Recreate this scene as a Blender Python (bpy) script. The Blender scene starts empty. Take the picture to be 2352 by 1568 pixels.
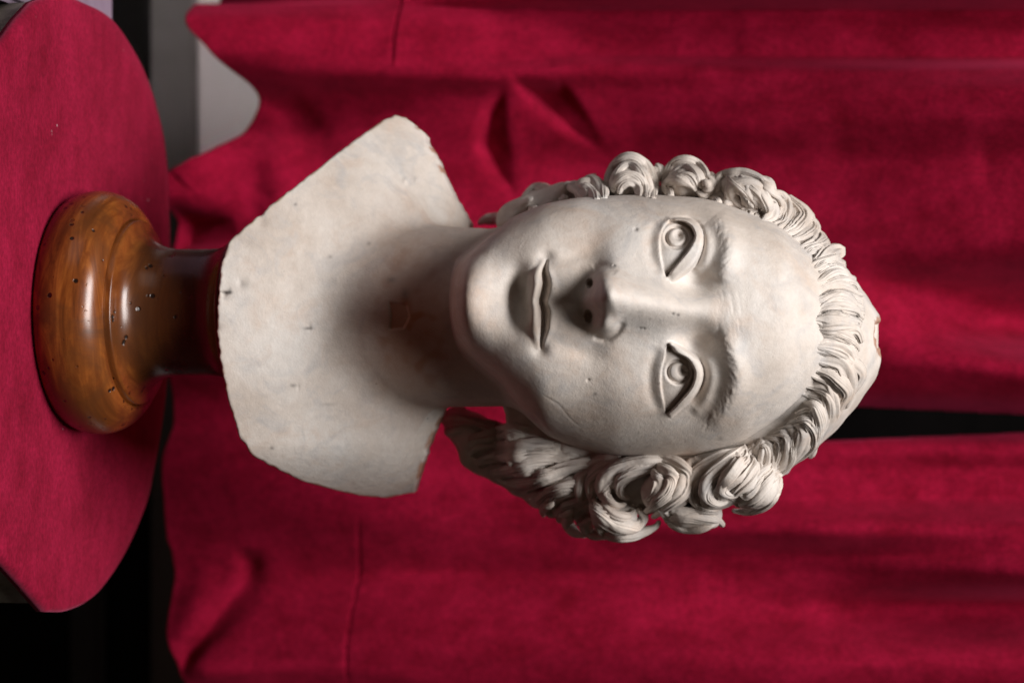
import bpy, bmesh, math, random, time
import numpy as np
from mathutils import Vector, Matrix
T0 = time.time()
rng = np.random.default_rng(7)
random.seed(7)
SC = bpy.context.scene
COL = SC.collection

# ------------------------------------------------------------------ camera
# Picture measurements are taken on the upright picture: X to the right, Z up,
# in units of 1/3920 m at the distance of the bust ("px").
PX = 1.0 / 3920.0
DIST = 4900.0                    # camera to face plane, px (1.25 m)
PITCH = math.radians(10.0)
F_ = np.array([0, math.cos(PITCH), -math.sin(PITCH)])
R_ = np.array([1.0, 0, 0])
U_ = np.array([0, math.sin(PITCH), math.cos(PITCH)])
def ray(X, Z):
    return F_ + R_ * ((X - 784) / DIST) + U_ * ((Z - 1176) / DIST)
# bust frame: x right, y away from the viewer, z up; origin in the middle of the face
OX, OZ = 755.0, 1500.0
EY = ray(OX, OZ); EY = EY / np.linalg.norm(EY)
EX = R_ - EY * R_.dot(EY); EX /= np.linalg.norm(EX)
EZ = np.cross(EX, EY)
OREL = ray(OX, OZ) * DIST        # relative to the camera, px
CAM0 = None
def frame_rel(x, y, z):          # frame -> relative to camera (px)
    return OREL + EX * (x - OX) + EY * y + EZ * (z - OZ)
def tf(X, Z, y):                 # picture point at frame depth y -> frame coordinates
    r = ray(X, Z)
    t = (OREL.dot(EY) + y) / r.dot(EY)
    q = r * t - OREL
    return np.array([q.dot(EX) + OX, y, q.dot(EZ) + OZ])
SOC = frame_rel(*tf(718, 173, 30))             # foot of the socle, on the table
TABLE_Z = 1.0
CAMW = np.array([0.0, -1.25, TABLE_Z - SOC[2] * PX])
def W(rel):                      # relative px -> world metres
    return CAMW + np.asarray(rel) * PX
def fw(P):                       # (n,3) frame points -> world metres
    P = np.asarray(P, float)
    M = np.stack([EX, EY, EZ])
    return CAMW + (OREL + (P - np.array([OX, 0, OZ])) @ M) * PX
def at_world(X, Z, yw):          # picture point at world distance yw (metres, along Y)
    r = ray(X, Z); t = (yw - CAMW[1]) / r[1]
    return CAMW + r * t
def on_plane(X, Z, zw):
    r = ray(X, Z); t = (zw - CAMW[2]) / r[2]
    return CAMW + r * t

cd = bpy.data.cameras.new('camera'); cam = bpy.data.objects.new('camera', cd); COL.objects.link(cam)
m = Matrix.Identity(4)
for i in range(3):
    m[i][0] = U_[i]; m[i][1] = -R_[i]; m[i][2] = -F_[i]; m[i][3] = CAMW[i]
cam.matrix_world = m
cd.sensor_width = 36.0
cd.lens = DIST / 2352.0 * 36.0
cd.clip_start = 0.05; cd.clip_end = 60
cd.dof.use_dof = True
cd.dof.focus_distance = 1.25 - 0.07
cd.dof.aperture_fstop = 5.6
SC.camera = cam

# ------------------------------------------------------------------ light
world = bpy.data.worlds.new('World'); SC.world = world; world.use_nodes = True
bg = world.node_tree.nodes['Background']
bg.inputs[0].default_value = (1.0, 0.66, 0.46, 1); bg.inputs[1].default_value = 0.030
def area(name, target, azim, elev, dist, sx, sy, power, col):
    L = bpy.data.lights.new(name, 'AREA'); L.shape = 'RECTANGLE'; L.size = sx; L.size_y = sy
    L.energy = power; L.color = col
    o = bpy.data.objects.new(name, L); COL.objects.link(o)
    d = Vector((math.sin(azim) * math.cos(elev), -math.cos(azim) * math.cos(elev), math.sin(elev)))
    o.location = Vector(target) + d * dist
    o.rotation_euler = d.to_track_quat('Z', 'Y').to_euler()
    return o
HEADW = W(OREL)
area('window_light', HEADW, math.radians(-17), math.radians(61), 2.4, 1.6, 0.75, 96, (1.0, 0.972, 0.956))
area('side_window_light', HEADW, math.radians(-58), math.radians(4), 3.2, 1.4, 1.6, 4, (1.0, 0.95, 0.93))
wall_fill = area('wall_fill_light', at_world(140, 480, 0.42), math.radians(-38), math.radians(3), 2.6, 0.4, 0.5, 0.22, (1.0, 0.93, 0.92))  # unseen fill lamp added to brighten the wall by the lifted hem
wall_fill.data.spread = math.radians(13)
SC.view_settings.view_transform = 'Standard'; SC.view_settings.look = 'None'
SC.view_settings.exposure = 0.0; SC.view_settings.gamma = 1.0

# ------------------------------------------------------------------ materials
def new_mat(name):
    mt = bpy.data.materials.new(name); mt.use_nodes = True
    nt = mt.node_tree; b = nt.nodes['Principled BSDF']
    return mt, nt, b
def nd(nt, typ, **kw):
    n = nt.nodes.new(typ)
    for k, v in kw.items():
        if k in n.inputs: n.inputs[k].default_value = v
        else: setattr(n, k, v)
    return n
def noise(nt, scale, detail=4, rough=0.6, vec=None, dist=0.0):
    n = nd(nt, 'ShaderNodeTexNoise'); n.inputs['Scale'].default_value = scale
    n.inputs['Detail'].default_value = detail; n.inputs['Roughness'].default_value = rough
    n.inputs['Distortion'].default_value = dist
    if vec is not None: nt.links.new(vec, n.inputs['Vector'])
    return n.outputs['Fac']
def ramp(nt, fac, stops):
    r = nt.nodes.new('ShaderNodeValToRGB'); e = r.color_ramp.elements
    while len(e) < len(stops): e.new(0.5)
    for k, (p, c) in enumerate(stops):
        e[k].position = p; e[k].color = (c[0], c[1], c[2], 1) if not isinstance(c, (int, float)) else (c, c, c, 1)
    nt.links.new(fac, r.inputs[0]); return r.outputs[0]
def mix(nt, fac, a, b, mode='MIX'):
    x = nt.nodes.new('ShaderNodeMix'); x.data_type = 'RGBA'; x.blend_type = mode
    for sock, v in ((x.inputs[0], fac), (x.inputs[6], a), (x.inputs[7], b)):
        if isinstance(v, (int, float)): sock.default_value = v
        elif isinstance(v, tuple): sock.default_value = (*v, 1)
        else: nt.links.new(v, sock)
    return x.outputs[2]
def bump(nt, h, strength, dist, b, normal=None):
    n = nt.nodes.new('ShaderNodeBump'); n.inputs['Strength'].default_value = strength
    n.inputs['Distance'].default_value = dist; nt.links.new(h, n.inputs['Height'])
    if normal is not None: nt.links.new(normal, n.inputs['Normal'])
    if b is not None: nt.links.new(n.outputs[0], b.inputs['Normal'])
    return n.outputs[0]
def coord(nt, scale=(1, 1, 1), rot=(0, 0, 0)):
    g = nt.nodes.new('ShaderNodeNewGeometry'); mp = nt.nodes.new('ShaderNodeMapping')
    mp.inputs['Scale'].default_value = scale; mp.inputs['Rotation'].default_value = rot
    nt.links.new(g.outputs['Position'], mp.inputs['Vector']); return mp.outputs[0]

def clay_mat():
    mt, nt, b = new_mat('worn_clay')
    v = coord(nt)
    big = noise(nt, 16, 5, 0.6, v, 0.6)
    c1 = ramp(nt, big, [(0.30, (0.53, 0.45, 0.385)), (0.50, (0.63, 0.56, 0.50)), (0.72, (0.68, 0.64, 0.60))])
    warm = noise(nt, 34, 4, 0.65, v, 0.8)
    wf = ramp(nt, warm, [(0.52, 0.0), (0.78, 0.5)])
    c2 = mix(nt, wf, c1, (0.52, 0.36, 0.26))
    cool = noise(nt, 48, 4, 0.6, v, 1.2)
    cf = ramp(nt, cool, [(0.50, 0.0), (0.72, 0.5)])
    c3 = mix(nt, cf, c2, (0.43, 0.42, 0.42))
    sp = nd(nt, 'ShaderNodeTexVoronoi'); sp.inputs['Scale'].default_value = 75; nt.links.new(v, sp.inputs['Vector'])
    sf = ramp(nt, sp.outputs['Distance'], [(0.035, 1.0), (0.075, 0.0)])
    gate = ramp(nt, noise(nt, 60, 2, 0.5, v), [(0.58, 0.0), (0.66, 0.8)])
    sfg = mix(nt, 1.0, sf, gate, 'MULTIPLY')
    c4 = mix(nt, sfg, c3, (0.12, 0.09, 0.075))
    fl = noise(nt, 210, 5, 0.7, v, 0.3)
    c4 = mix(nt, 1.0, c4, ramp(nt, fl, [(0.34, 0.93), (0.62, 1.02)]), 'MULTIPLY')
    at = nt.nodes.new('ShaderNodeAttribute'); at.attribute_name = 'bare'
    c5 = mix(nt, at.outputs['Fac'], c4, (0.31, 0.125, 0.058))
    a2 = nt.nodes.new('ShaderNodeAttribute'); a2.attribute_name = 'stain'
    c5 = mix(nt, a2.outputs['Fac'], c5, (0.10, 0.088, 0.08))
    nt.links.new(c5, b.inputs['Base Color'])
    b.inputs['Roughness'].default_value = 0.62
    b.inputs['Specular IOR Level'].default_value = 0.32
    n1 = bump(nt, noise(nt, 900, 3, 0.6, v), 0.28, 0.0006, None)
    bump(nt, noise(nt, 160, 4, 0.6, v), 0.25, 0.0016, b, n1)
    return mt
def wood_mat():
    mt, nt, b = new_mat('polished_walnut')
    tc = nt.nodes.new('ShaderNodeTexCoord'); mp = nt.nodes.new('ShaderNodeMapping')
    nt.links.new(tc.outputs['Object'], mp.inputs['Vector']); mp.inputs['Scale'].default_value = (9, 9, 60)
    g1 = noise(nt, 1.6, 6, 0.65, mp.outputs[0], 1.4)
    c1 = ramp(nt, g1, [(0.28, (0.05, 0.014, 0.004)), (0.47, (0.17, 0.044, 0.009)), (0.62, (0.30, 0.090, 0.017)), (0.8, (0.40, 0.155, 0.034))])
    blot = noise(nt, 26, 4, 0.6, tc.outputs['Object'], 0.5)
    bf = ramp(nt, blot, [(0.44, 0.0), (0.64, 0.85)])
    c2 = mix(nt, bf, c1, (0.10, 0.032, 0.009))
    # darker brown stem from the ring upwards, the chest's shade painted into it
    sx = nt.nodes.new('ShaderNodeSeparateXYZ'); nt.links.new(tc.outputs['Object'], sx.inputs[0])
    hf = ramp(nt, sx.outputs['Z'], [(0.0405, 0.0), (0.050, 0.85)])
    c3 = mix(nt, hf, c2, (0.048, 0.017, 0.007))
    vo = nd(nt, 'ShaderNodeTexVoronoi'); vo.inputs['Scale'].default_value = 120; nt.links.new(tc.outputs['Object'], vo.inputs['Vector'])
    pf = ramp(nt, vo.outputs['Distance'], [(0.13, 1.0), (0.20, 0.0)])
    gt = ramp(nt, noise(nt, 60, 2, 0.5, tc.outputs['Object']), [(0.46, 0.0), (0.52, 1.0)])
    pfg = mix(nt, 1.0, pf, gt, 'MULTIPLY')
    c4 = mix(nt, pfg, c3, (0.012, 0.006, 0.004))
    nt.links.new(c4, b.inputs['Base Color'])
    rr = ramp(nt, blot, [(0.3, 0.20), (0.7, 0.36)])
    nt.links.new(rr, b.inputs['Roughness'])
    b.inputs['Coat Weight'].default_value = 0.25; b.inputs['Coat Roughness'].default_value = 0.2; b.inputs['Specular IOR Level'].default_value = 0.35
    inv = nt.nodes.new('ShaderNodeInvert'); nt.links.new(pfg, inv.inputs['Color'])
    n1 = bump(nt, inv.outputs[0], 0.5, 0.0012, None)
    bump(nt, g1, 0.10, 0.0012, b, n1)
    return mt
def velvet_mat(name, dark, light, streak, sheen=0.5, sheen_col=(0.95, 0.22, 0.40), lint_amt=0.0):
    mt, nt, b = new_mat(name)
    v = coord(nt, streak)
    a = noise(nt, 15, 7, 0.72, v, 0.2)
    g = noise(nt, 55, 4, 0.7, v)
    mixf = mix(nt, 0.45, a, g)
    c = ramp(nt, mixf, [(0.36, dark), (0.62, light)])
    fine = noise(nt, 420, 2, 0.6, v)
    ff = ramp(nt, fine, [(0.35, 0.76), (0.68, 1.14)])
    c2 = mix(nt, 1.0, c, ff, 'MULTIPLY')
    vo = nd(nt, 'ShaderNodeTexVoronoi'); vo.inputs['Scale'].default_value = 110; nt.links.new(coord(nt), vo.inputs['Vector'])
    lint = mix(nt, 1.0, ramp(nt, vo.outputs['Distance'], [(0.05, 1.0), (0.11, 0.0)]), ramp(nt, noise(nt, 17, 2, 0.5, v), [(0.60, 0.0), (0.68, lint_amt)]), 'MULTIPLY')
    c2 = mix(nt, lint, c2, (0.72, 0.55, 0.60))
    nt.links.new(c2, b.inputs['Base Color'])
    b.inputs['Roughness'].default_value = 0.95
    b.inputs['Specular IOR Level'].default_value = 0.08
    b.inputs['Sheen Weight'].default_value = sheen; b.inputs['Sheen Roughness'].default_value = 0.42
    b.inputs['Sheen Tint'].default_value = (*sheen_col, 1)
    n1 = bump(nt, g, 0.06, 0.002, None)
    bump(nt, fine, 0.25, 0.0006, b, n1)
    return mt
def plain_mat(name, c0, c1, scale, rough=0.8, bumpd=0.002):
    mt, nt, b = new_mat(name)
    v = coord(nt)
    n = noise(nt, scale, 5, 0.65, v, 0.5)
    nt.links.new(ramp(nt, n, [(0.3, c0), (0.7, c1)]), b.inputs['Base Color'])
    b.inputs['Roughness'].default_value = rough
    bump(nt, noise(nt, scale * 6, 4, 0.6, v), 0.3, bumpd, b)
    return mt
CLAY = clay_mat(); WOOD = wood_mat()
VELVET_C = velvet_mat('crimson_curtain_velvet', (0.18, 0.002, 0.014), (0.34, 0.006, 0.036), (1.0, 1.0, 0.7), 0.20, (0.95, 0.08, 0.22))
VELVET_T = velvet_mat('crimson_cloth_velvet', (0.17, 0.003, 0.016), (0.31, 0.008, 0.039), (0.75, 1.0, 1.0), 0.34, (0.95, 0.20, 0.36), 0.55)
STONE = plain_mat('grey_brown_stone', (0.10, 0.085, 0.06), (0.24, 0.21, 0.16), 40, 0.6)
PLASTER = plain_mat('grey_plaster', (0.76, 0.68, 0.68), (0.82, 0.75, 0.75), 10, 0.9)
BOARD = plain_mat('dark_grey_paint', (0.17, 0.15, 0.145), (0.21, 0.19, 0.185), 12, 0.6)
DARK = plain_mat('black_stained_wood', (0.008, 0.007, 0.0065), (0.015, 0.013, 0.012), 20, 0.7)
DARK.node_tree.nodes['Principled BSDF'].inputs['Specular IOR Level'].default_value = 0.12
LILAC = plain_mat('pale_lilac_marble', (0.20, 0.15, 0.21), (0.34, 0.28, 0.36), 18, 0.4)

# ------------------------------------------------------------------ object helpers
def empty(name, loc, label, cat, group=None):
    o = bpy.data.objects.new(name, None); COL.objects.link(o); o.location = loc
    o.empty_display_size = 0.05
    o['label'] = label; o['category'] = cat
    if group: o['group'] = group
    return o
def mesh_obj(name, V, Fq, mat, parent=None, smooth=True, F3=None):
    V = np.asarray(V, np.float32); Fq = np.asarray(Fq, np.int32)
    me = bpy.data.meshes.new(name)
    me.vertices.add(len(V)); me.vertices.foreach_set('co', V.ravel())
    k = Fq.shape[1]
    me.loops.add(Fq.size); me.loops.foreach_set('vertex_index', Fq.ravel())
    me.polygons.add(len(Fq)); me.polygons.foreach_set('loop_start', np.arange(0, Fq.size, k, dtype=np.int32))
    me.polygons.foreach_set('use_smooth', np.full(len(Fq), smooth))
    me.update(calc_edges=True); me.validate()
    me.materials.append(mat)
    o = bpy.data.objects.new(name, me); COL.objects.link(o)
    if parent is not None:
        o.parent = parent
        o.matrix_parent_inverse = Matrix.Translation(-Vector(parent.location)) if parent.type == 'EMPTY' else Matrix.Identity(4)
    return o

# ------------------------------------------------------------------ numpy sculpting tools
def sstep(a, b, x):
    t = np.clip((x - a) / (b - a), 0, 1); return t * t * (3 - 2 * t)
def catmull(P, n):
    P = np.asarray(P, float)
    if len(P) == 2:
        t = np.linspace(0, 1, n)[:, None]; return P[0] * (1 - t) + P[1] * t
    Q = np.vstack([2 * P[0] - P[1], P, 2 * P[-1] - P[-2]])
    d = np.linalg.norm(np.diff(P, axis=0)[:, :3], axis=1) + 1e-6
    s = np.concatenate([[0], np.cumsum(d)]); s /= s[-1]
    out = []
    for u in np.linspace(0, 1, n):
        i = min(np.searchsorted(s, u, 'right') - 1, len(P) - 2)
        t = (u - s[i]) / (s[i + 1] - s[i])
        p0, p1, p2, p3 = Q[i], Q[i + 1], Q[i + 2], Q[i + 3]
        out.append(0.5 * (2 * p1 + (p2 - p0) * t + (2 * p0 - 5 * p1 + 4 * p2 - p3) * t * t + (3 * p1 - p0 - 3 * p2 + p3) * t ** 3))
    return np.array(out)
def gblur(A, s):
    r = int(3 * s + 1); k = np.exp(-0.5 * (np.arange(-r, r + 1) / s) ** 2); k /= k.sum()
    B = np.pad(A, ((r, r), (0, 0)), 'edge'); A = sum(k[i] * B[i:i + A.shape[0]] for i in range(2 * r + 1))
    B = np.pad(A, ((0, 0), (r, r)), 'edge'); return sum(k[i] * B[:, i:i + A.shape[1]] for i in range(2 * r + 1))
class Canvas:                      # a relief map over picture coordinates
    def __init__(s, x0, x1, z0, z1):
        s.x0, s.z0 = x0, z0
        s.X, s.Z = np.meshgrid(np.arange(x0, x1, dtype=float), np.arange(z0, z1, dtype=float))
        s.H = np.zeros_like(s.X)
    def gauss(s, X, Z, sx, sz, a, rot=0.0):
        c, q = math.cos(rot), math.sin(rot)
        dx, dz = s.X - X, s.Z - Z
        s.H += a * np.exp(-0.5 * (((dx * c + dz * q) / sx) ** 2 + ((-dx * q + dz * c) / sz) ** 2))
    def dist(s, pts, margin, n=None):
        pts = np.asarray(pts, float)
        ix0 = max(int(pts[:, 0].min() - margin - s.x0), 0); ix1 = min(int(pts[:, 0].max() + margin - s.x0) + 1, s.X.shape[1])
        iz0 = max(int(pts[:, 1].min() - margin - s.z0), 0); iz1 = min(int(pts[:, 1].max() + margin - s.z0) + 1, s.X.shape[0])
        if ix1 <= ix0 or iz1 <= iz0: return None
        sl = (slice(iz0, iz1), slice(ix0, ix1))
        x, z = s.X[sl], s.Z[sl]
        best = np.full(x.shape, 1e9); tt = np.zeros(x.shape); side = np.zeros(x.shape)
        L = len(pts) - 1
        for i in range(L):
            a, b = pts[i], pts[i + 1]; d = b - a; l2 = d @ d + 1e-9
            t = np.clip(((x - a[0]) * d[0] + (z - a[1]) * d[1]) / l2, 0, 1)
            ex, ez = x - a[0] - t * d[0], z - a[1] - t * d[1]
            dd = ex * ex + ez * ez; mk = dd < best
            best[mk] = dd[mk]; tt[mk] = ((i + t) / L)[mk]; side[mk] = np.sign(d[0] * ez - d[1] * ex)[mk]
        return sl, np.sqrt(best), tt, side
    def stroke(s, pts, amp, sig, n=24, taper=True):
        P = catmull(pts, n)
        ms = 3.2 * (max(sig) if isinstance(sig, (list, tuple)) else sig)
        r = s.dist(P, ms)
        if r is None: return
        sl, d, t, sd = r
        A = np.interp(t, np.linspace(0, 1, len(amp)), amp) if isinstance(amp, (list, tuple)) else amp
        S = np.interp(t, np.linspace(0, 1, len(sig)), sig) if isinstance(sig, (list, tuple)) else sig
        if taper: A = A * np.clip(np.minimum(t, 1 - t) * 8 + 0.25, 0, 1)
        s.H[sl] += A * np.exp(-0.5 * (d / S) ** 2)
    def poly(s, pts):
        pts = np.asarray(pts, float); ins = np.zeros(s.X.shape, bool)
        j = len(pts) - 1
        for i in range(len(pts)):
            xi, zi = pts[i]; xj, zj = pts[j]
            c = ((zi > s.Z) != (zj > s.Z)) & (s.X < (xj - xi) * (s.Z - zi) / (zj - zi + 1e-12) + xi)
            ins ^= c; j = i
        return ins
    def sample(s, A, X, Z):
        fx = np.clip(X - s.x0, 0, s.X.shape[1] - 1.001); fz = np.clip(Z - s.z0, 0, s.X.shape[0] - 1.001)
        ix = fx.astype(np.int32); iz = fz.astype(np.int32); u = (fx - ix).astype(np.float32); v = (fz - iz).astype(np.float32)
        return (A[iz, ix] * (1 - u) + A[iz, ix + 1] * u) * (1 - v) + (A[iz + 1, ix] * (1 - u) + A[iz + 1, ix + 1] * u) * v

# ------------------------------------------------------------------ the face relief
FC = Canvas(400, 1140, 1000, 1960)
# sockets, brows, cheeks
FC.gauss(572, 1592, 62, 36, -40); FC.gauss(650, 1590, 25, 40, -38)
FC.gauss(872, 1594, 66, 38, -40); FC.gauss(777, 1598, 26, 40, -38)
FC.stroke([(492, 1640), (525, 1668), (565, 1676), (605, 1664), (645, 1640)], [8, 15, 18, 17, 7], 19)
FC.stroke([(762, 1642), (800, 1672), (846, 1690), (890, 1688), (935, 1668), (980, 1625)], [7, 17, 19, 18, 14, 6], 20)
FC.gauss(545, 1440, 50, 48, 16); FC.gauss(910, 1438, 60, 52, 18)
FC.gauss(556, 1310, 42, 60, -5); FC.gauss(885, 1225, 62, 70, 9); FC.gauss(545, 1230, 40, 60, 5)
FC.gauss(735, 1770, 130, 70, 6)
# eyelid masses
FC.gauss(572, 1562, 50, 34, 36); FC.gauss(872, 1562, 54, 36, 37)
FC.stroke([(512, 1612), (555, 1626), (600, 1618), (628, 1596)], [6, 14, 14, 6], 10); FC.stroke([(812, 1620), (866, 1634), (925, 1618), (955, 1590)], [7, 15, 14, 7], 11)
# nose
zz = [1310, 1328, 1340, 1352, 1366, 1384, 1408, 1435, 1465, 1510, 1555, 1600, 1650, 1710]
hx = [694, 693, 692, 690, 687, 684, 683, 686, 691, 698, 704, 709, 716, 724]
hh = [0, 6, 22, 54, 92, 120, 128, 115, 95, 70, 50, 31, 11, 0]
hw = [34, 39, 42, 43, 43, 43, 43, 42, 41, 41, 41, 44, 54, 70]
zc = FC.Z; nx = np.interp(zc, zz, hx); zq = zc - 17 * np.clip(((FC.X - nx) / 46) ** 2, 0, 1.6) * (1 - sstep(1395, 1450, zc)); nh = np.interp(zq, zz, hh, left=0, right=0); nw = np.interp(zc, zz, hw)
dxn = (FC.X - nx) / nw
prof = 0.92 * nh * np.exp(-0.62 * np.abs(dxn) ** 2.1)
FC.H += gblur(prof, 4.0)
FC.H += gblur(0.28 * np.interp(zc, zz, hh, left=0, right=0) * np.exp(-0.5 * ((FC.X - nx) / 72) ** 2) * sstep(1345, 1420, zc), 6)
FC.gauss(679, 1394, 29, 23, 20)
FC.gauss(640, 1384, 16, 19, 34); FC.gauss(746, 1386, 16, 20, 50)
FC.stroke([(738, 1432), (764, 1416), (777, 1390), (770, 1362)], -13, 5.5)
FC.stroke([(632, 1415), (617, 1400), (612, 1380), (618, 1362)], -7, 7)
FC.gauss(690, 1350, 11, 12, 9)
# mouth region
FC.gauss(697, 1262, 82, 46, 20)
FC.gauss(697, 1298, 9, 18, -4.5)
FC.H += 40 * np.exp(-0.5 * ((FC.X - 690) / 70) ** 2 - 0.5 * ((FC.Z - 1080) / np.where(FC.Z > 1080, 40, 32)) ** 2); FC.gauss(588, 1112, 24, 36, -9); FC.gauss(798, 1104, 26, 40, -11); FC.gauss(680, 1188, 44, 18, -31)
FC.gauss(590, 1190, 28, 34, 5); FC.gauss(796, 1180, 32, 34, 7)
FC.gauss(592, 1254, 12, 13, -13); FC.gauss(802, 1240, 12, 13, -13)
FC.gauss(592, 1310, 10, 40, -6, .25); FC.gauss(802, 1322, 14, 46, -6, -.38)
LINE = [(600, 1253), (626, 1247), (652, 1249), (676, 1244), (692, 1241), (712, 1245), (748, 1245), (788, 1242), (796, 1242)]
lineP = catmull(LINE, 60)
zl = np.interp(FC.X, lineP[:, 0], lineP[:, 1])
taper_m = sstep(596, 645, FC.X) * (1 - sstep(748, 800, FC.X))
dz = FC.Z - zl
bow = 18 + 3 * np.exp(-0.5 * ((FC.X - 676) / 14) ** 2) + 3 * np.exp(-0.5 * ((FC.X - 718) / 14) ** 2) - 3 * np.exp(-0.5 * ((FC.X - 697) / 8) ** 2)
dn = np.where(dz > 0, dz / (bow * (0.35 + 0.65 * taper_m)), dz / (0.4 + 0.6 * taper_m))
pl = np.where(dz > 0, np.interp(dn, [0, 0.4, 0.8, 1.0, 1.25, 1.9], [-30, -24, -5, 6, 5, 0]),
              np.interp(-dn, [0, 3, 8, 15, 22, 29, 38, 52], [-12, 3, 15, 22, 21, 7, -5, 0]))
lowt = np.where(dz < 0, 0.35 + 0.65 * np.exp(-((FC.X - 692) / 66) ** 4), 1)
FC.H += gblur(pl * lowt * (0.25 + 0.75 * taper_m) * ((FC.X > 596) & (FC.X < 802)), 1.8)
FC.stroke(LINE, [-7, -8, -8, -8, -8, -8, -7], 2.8, 60)
# eyes
def eye(low, upp, fold, ic, ir, pc, c0, R):
    lowP, upP, fdP = catmull(low, 40), catmull(upp, 40), catmull(fold, 40)
    op = FC.poly(np.vstack([lowP, upP[::-1]])).astype(float)
    lid = FC.poly(np.vstack([upP, fdP[::-1]])).astype(float)
    cx = 0.5 * (low[0][0] + low[-1][0]); cz = 1552
    iz, ix = int(cz - FC.z0), int(cx - FC.x0)
    base = gblur(FC.H, 12)
    lev = base[iz, ix] + c0
    d2 = (FC.X - cx) ** 2 + (FC.Z - cz) ** 2
    E = lev - 0.5 * (FC.X - cx) ** 2 / (R * 2.4) - 0.5 * (FC.Z - 1540) ** 2 / (R * .8) - 0.10 * (FC.Z - 1540)
    Es = lev - 0.5 * (FC.X - cx) ** 2 / (R * 2.6) - 0.5 * (FC.Z - 1552) ** 2 / (R * 1.5)
    # eyeball detail
    di = np.hypot((FC.X - ic[0]), (FC.Z - ic[1]))
    E = E - 10.0 * np.exp(-0.5 * ((di - ir) / 3.0) ** 2) - 1.5 * (di < ir) + 1.5 * np.exp(-0.5 * ((di - ir - 5) / 3) ** 2)
    dp = np.hypot(FC.X - pc[0], FC.Z - pc[1])
    E = E - 5 * np.exp(-0.5 * ((dp - 9.5) / 2.4) ** 2) - 20 * np.exp(-0.5 * ((np.hypot(FC.X - pc[0], FC.Z - pc[1] - 1)) / 5.0) ** 2)
    # lids first: the upper lid follows the ball, the lower lid is a thin rim
    lb = gblur(lid, 2.0)
    FC.H = FC.H * (1 - lb) + (np.maximum(Es + 15, FC.H - 6)) * lb
    sl, d, t, sd = FC.dist(lowP, 40)
    lowlev = Es[sl] + 8.5
    wlow = np.exp(-0.5 * (d / 8.0) ** 4)
    FC.H[sl] = FC.H[sl] * (1 - wlow) + np.maximum(lowlev, FC.H[sl]) * wlow
    sl, d, t, sd = FC.dist(fdP, 30)
    FC.H[sl] -= (7.5 * np.exp(-0.5 * (d / 3.4) ** 2)) * np.clip(np.minimum(t, 1 - t) * 6 + 0.3, 0, 1)
    sl, d, t, sd = FC.dist(upP, 20)
    FC.H[sl] += 3.0 * np.exp(-0.5 * (d / 3.2) ** 2)
    ob = gblur(op, 1.0)
    FC.H = FC.H * (1 - ob) + E * ob
    sl, d, t, sd = FC.dist(upP, 26)               # deep cut under the upper lid
    FC.H[sl] -= 7.0 * np.exp(-0.5 * (d / 4.5) ** 2) * (ob[sl] > 0.5)
eye([(504, 1537), (517, 1526), (540, 1517), (573, 1516), (606, 1521), (636, 1530)],
    [(503, 1541), (507, 1570), (521, 1589), (544, 1595), (573, 1581), (596, 1563), (616, 1547), (636, 1532)],
    [(497, 1550), (500, 1588), (519, 1609), (545, 1616), (577, 1611), (610, 1594), (634, 1567), (650, 1545)],
    (543.7, 1553.7), 25, (539, 1559), -2, 95)
eye([(790, 1533), (816, 1528), (846, 1520), (876, 1518), (905, 1521), (938, 1528), (952, 1530)],
    [(790, 1535), (810, 1553), (825, 1579), (847, 1593), (865, 1595), (890, 1587), (918, 1565), (941, 1545), (952, 1532)],
    [(784, 1541), (803, 1575), (827, 1605), (856, 1616), (885, 1611), (912, 1595), (938, 1570), (964, 1541)],
    (854, 1558.6), 25.5, (851, 1568), -2, 100)
FC.gauss(801, 1540, 4.5, 6, -9); FC.gauss(630, 1535, 4, 5, -6)
FC.stroke([(505, 1512), (540, 1495), (590, 1497), (630, 1515)], -5, 9); FC.stroke([(795, 1512), (850, 1494), (905, 1497), (950, 1515)], -5, 9)
# brow hairs: short incised strokes
def brow(pts, n, sgn):
    P = catmull(pts, n); Tn = np.gradient(P, axis=0); Tn /= np.linalg.norm(Tn, axis=1)[:, None]
    for i, (x, z) in enumerate(P):
        t = Tn[i]; u = np.array([-t[1], t[0]]) * sgn
        for o in (-9, -3, 3, 9):
            l = rng.uniform(12, 18); a = math.radians(rng.normal(34, 8)); dv = t * math.cos(a) + u * math.sin(a)
            p = np.array([x, z]) + u * (o + rng.normal(0, 1.5)) - dv * l * .5
            FC.stroke([p, p + dv * l * .5 + u * 1.0, p + dv * l], rng.choice([-1.1, -0.7, 0.6]), rng.uniform(1.4, 2.1), 6)
brow([(640, 1640), (604, 1660), (566, 1668), (530, 1664), (505, 1648)], 15, -1)
brow([(768, 1644), (803, 1668), (846, 1684), (888, 1684), (928, 1668), (960, 1644), (982, 1616)], 22, 1)
# tool marks over the bridge, mould seam and nicks
for k in range(26):
    x = rng.uniform(655, 745); z = rng.uniform(1640, 1700); l = rng.uniform(30, 70)
    FC.stroke([(x, z), (x + l * .35, z + 0.12 * l), (x + l, z + 0.18 * l)], -0.5, 1.6, 6)
FC.stroke([(908, 1243), (933, 1281), (960, 1300), (985, 1325)], -1.1, 1.6)
for (x, z, a, r) in [(525, 1460, -5, 3), (611, 1411, -4, 2), (873, 1350, -4, 2.5), (721, 1545, -3, 1.6), (724, 1556, -3, 1.6), (753, 1472, -3, 1.6), (754, 1480, -3, 1.6)]:
    FC.gauss(x, z, r, r, a)
HM = FC.H.astype(np.float32)
# fade out at the border of the canvas
HM *= (sstep(1000, 1040, FC.Z) * (1 - sstep(1900, 1955, FC.Z))).astype(np.float32)
print('face relief', round(time.time() - T0, 1))

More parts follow.
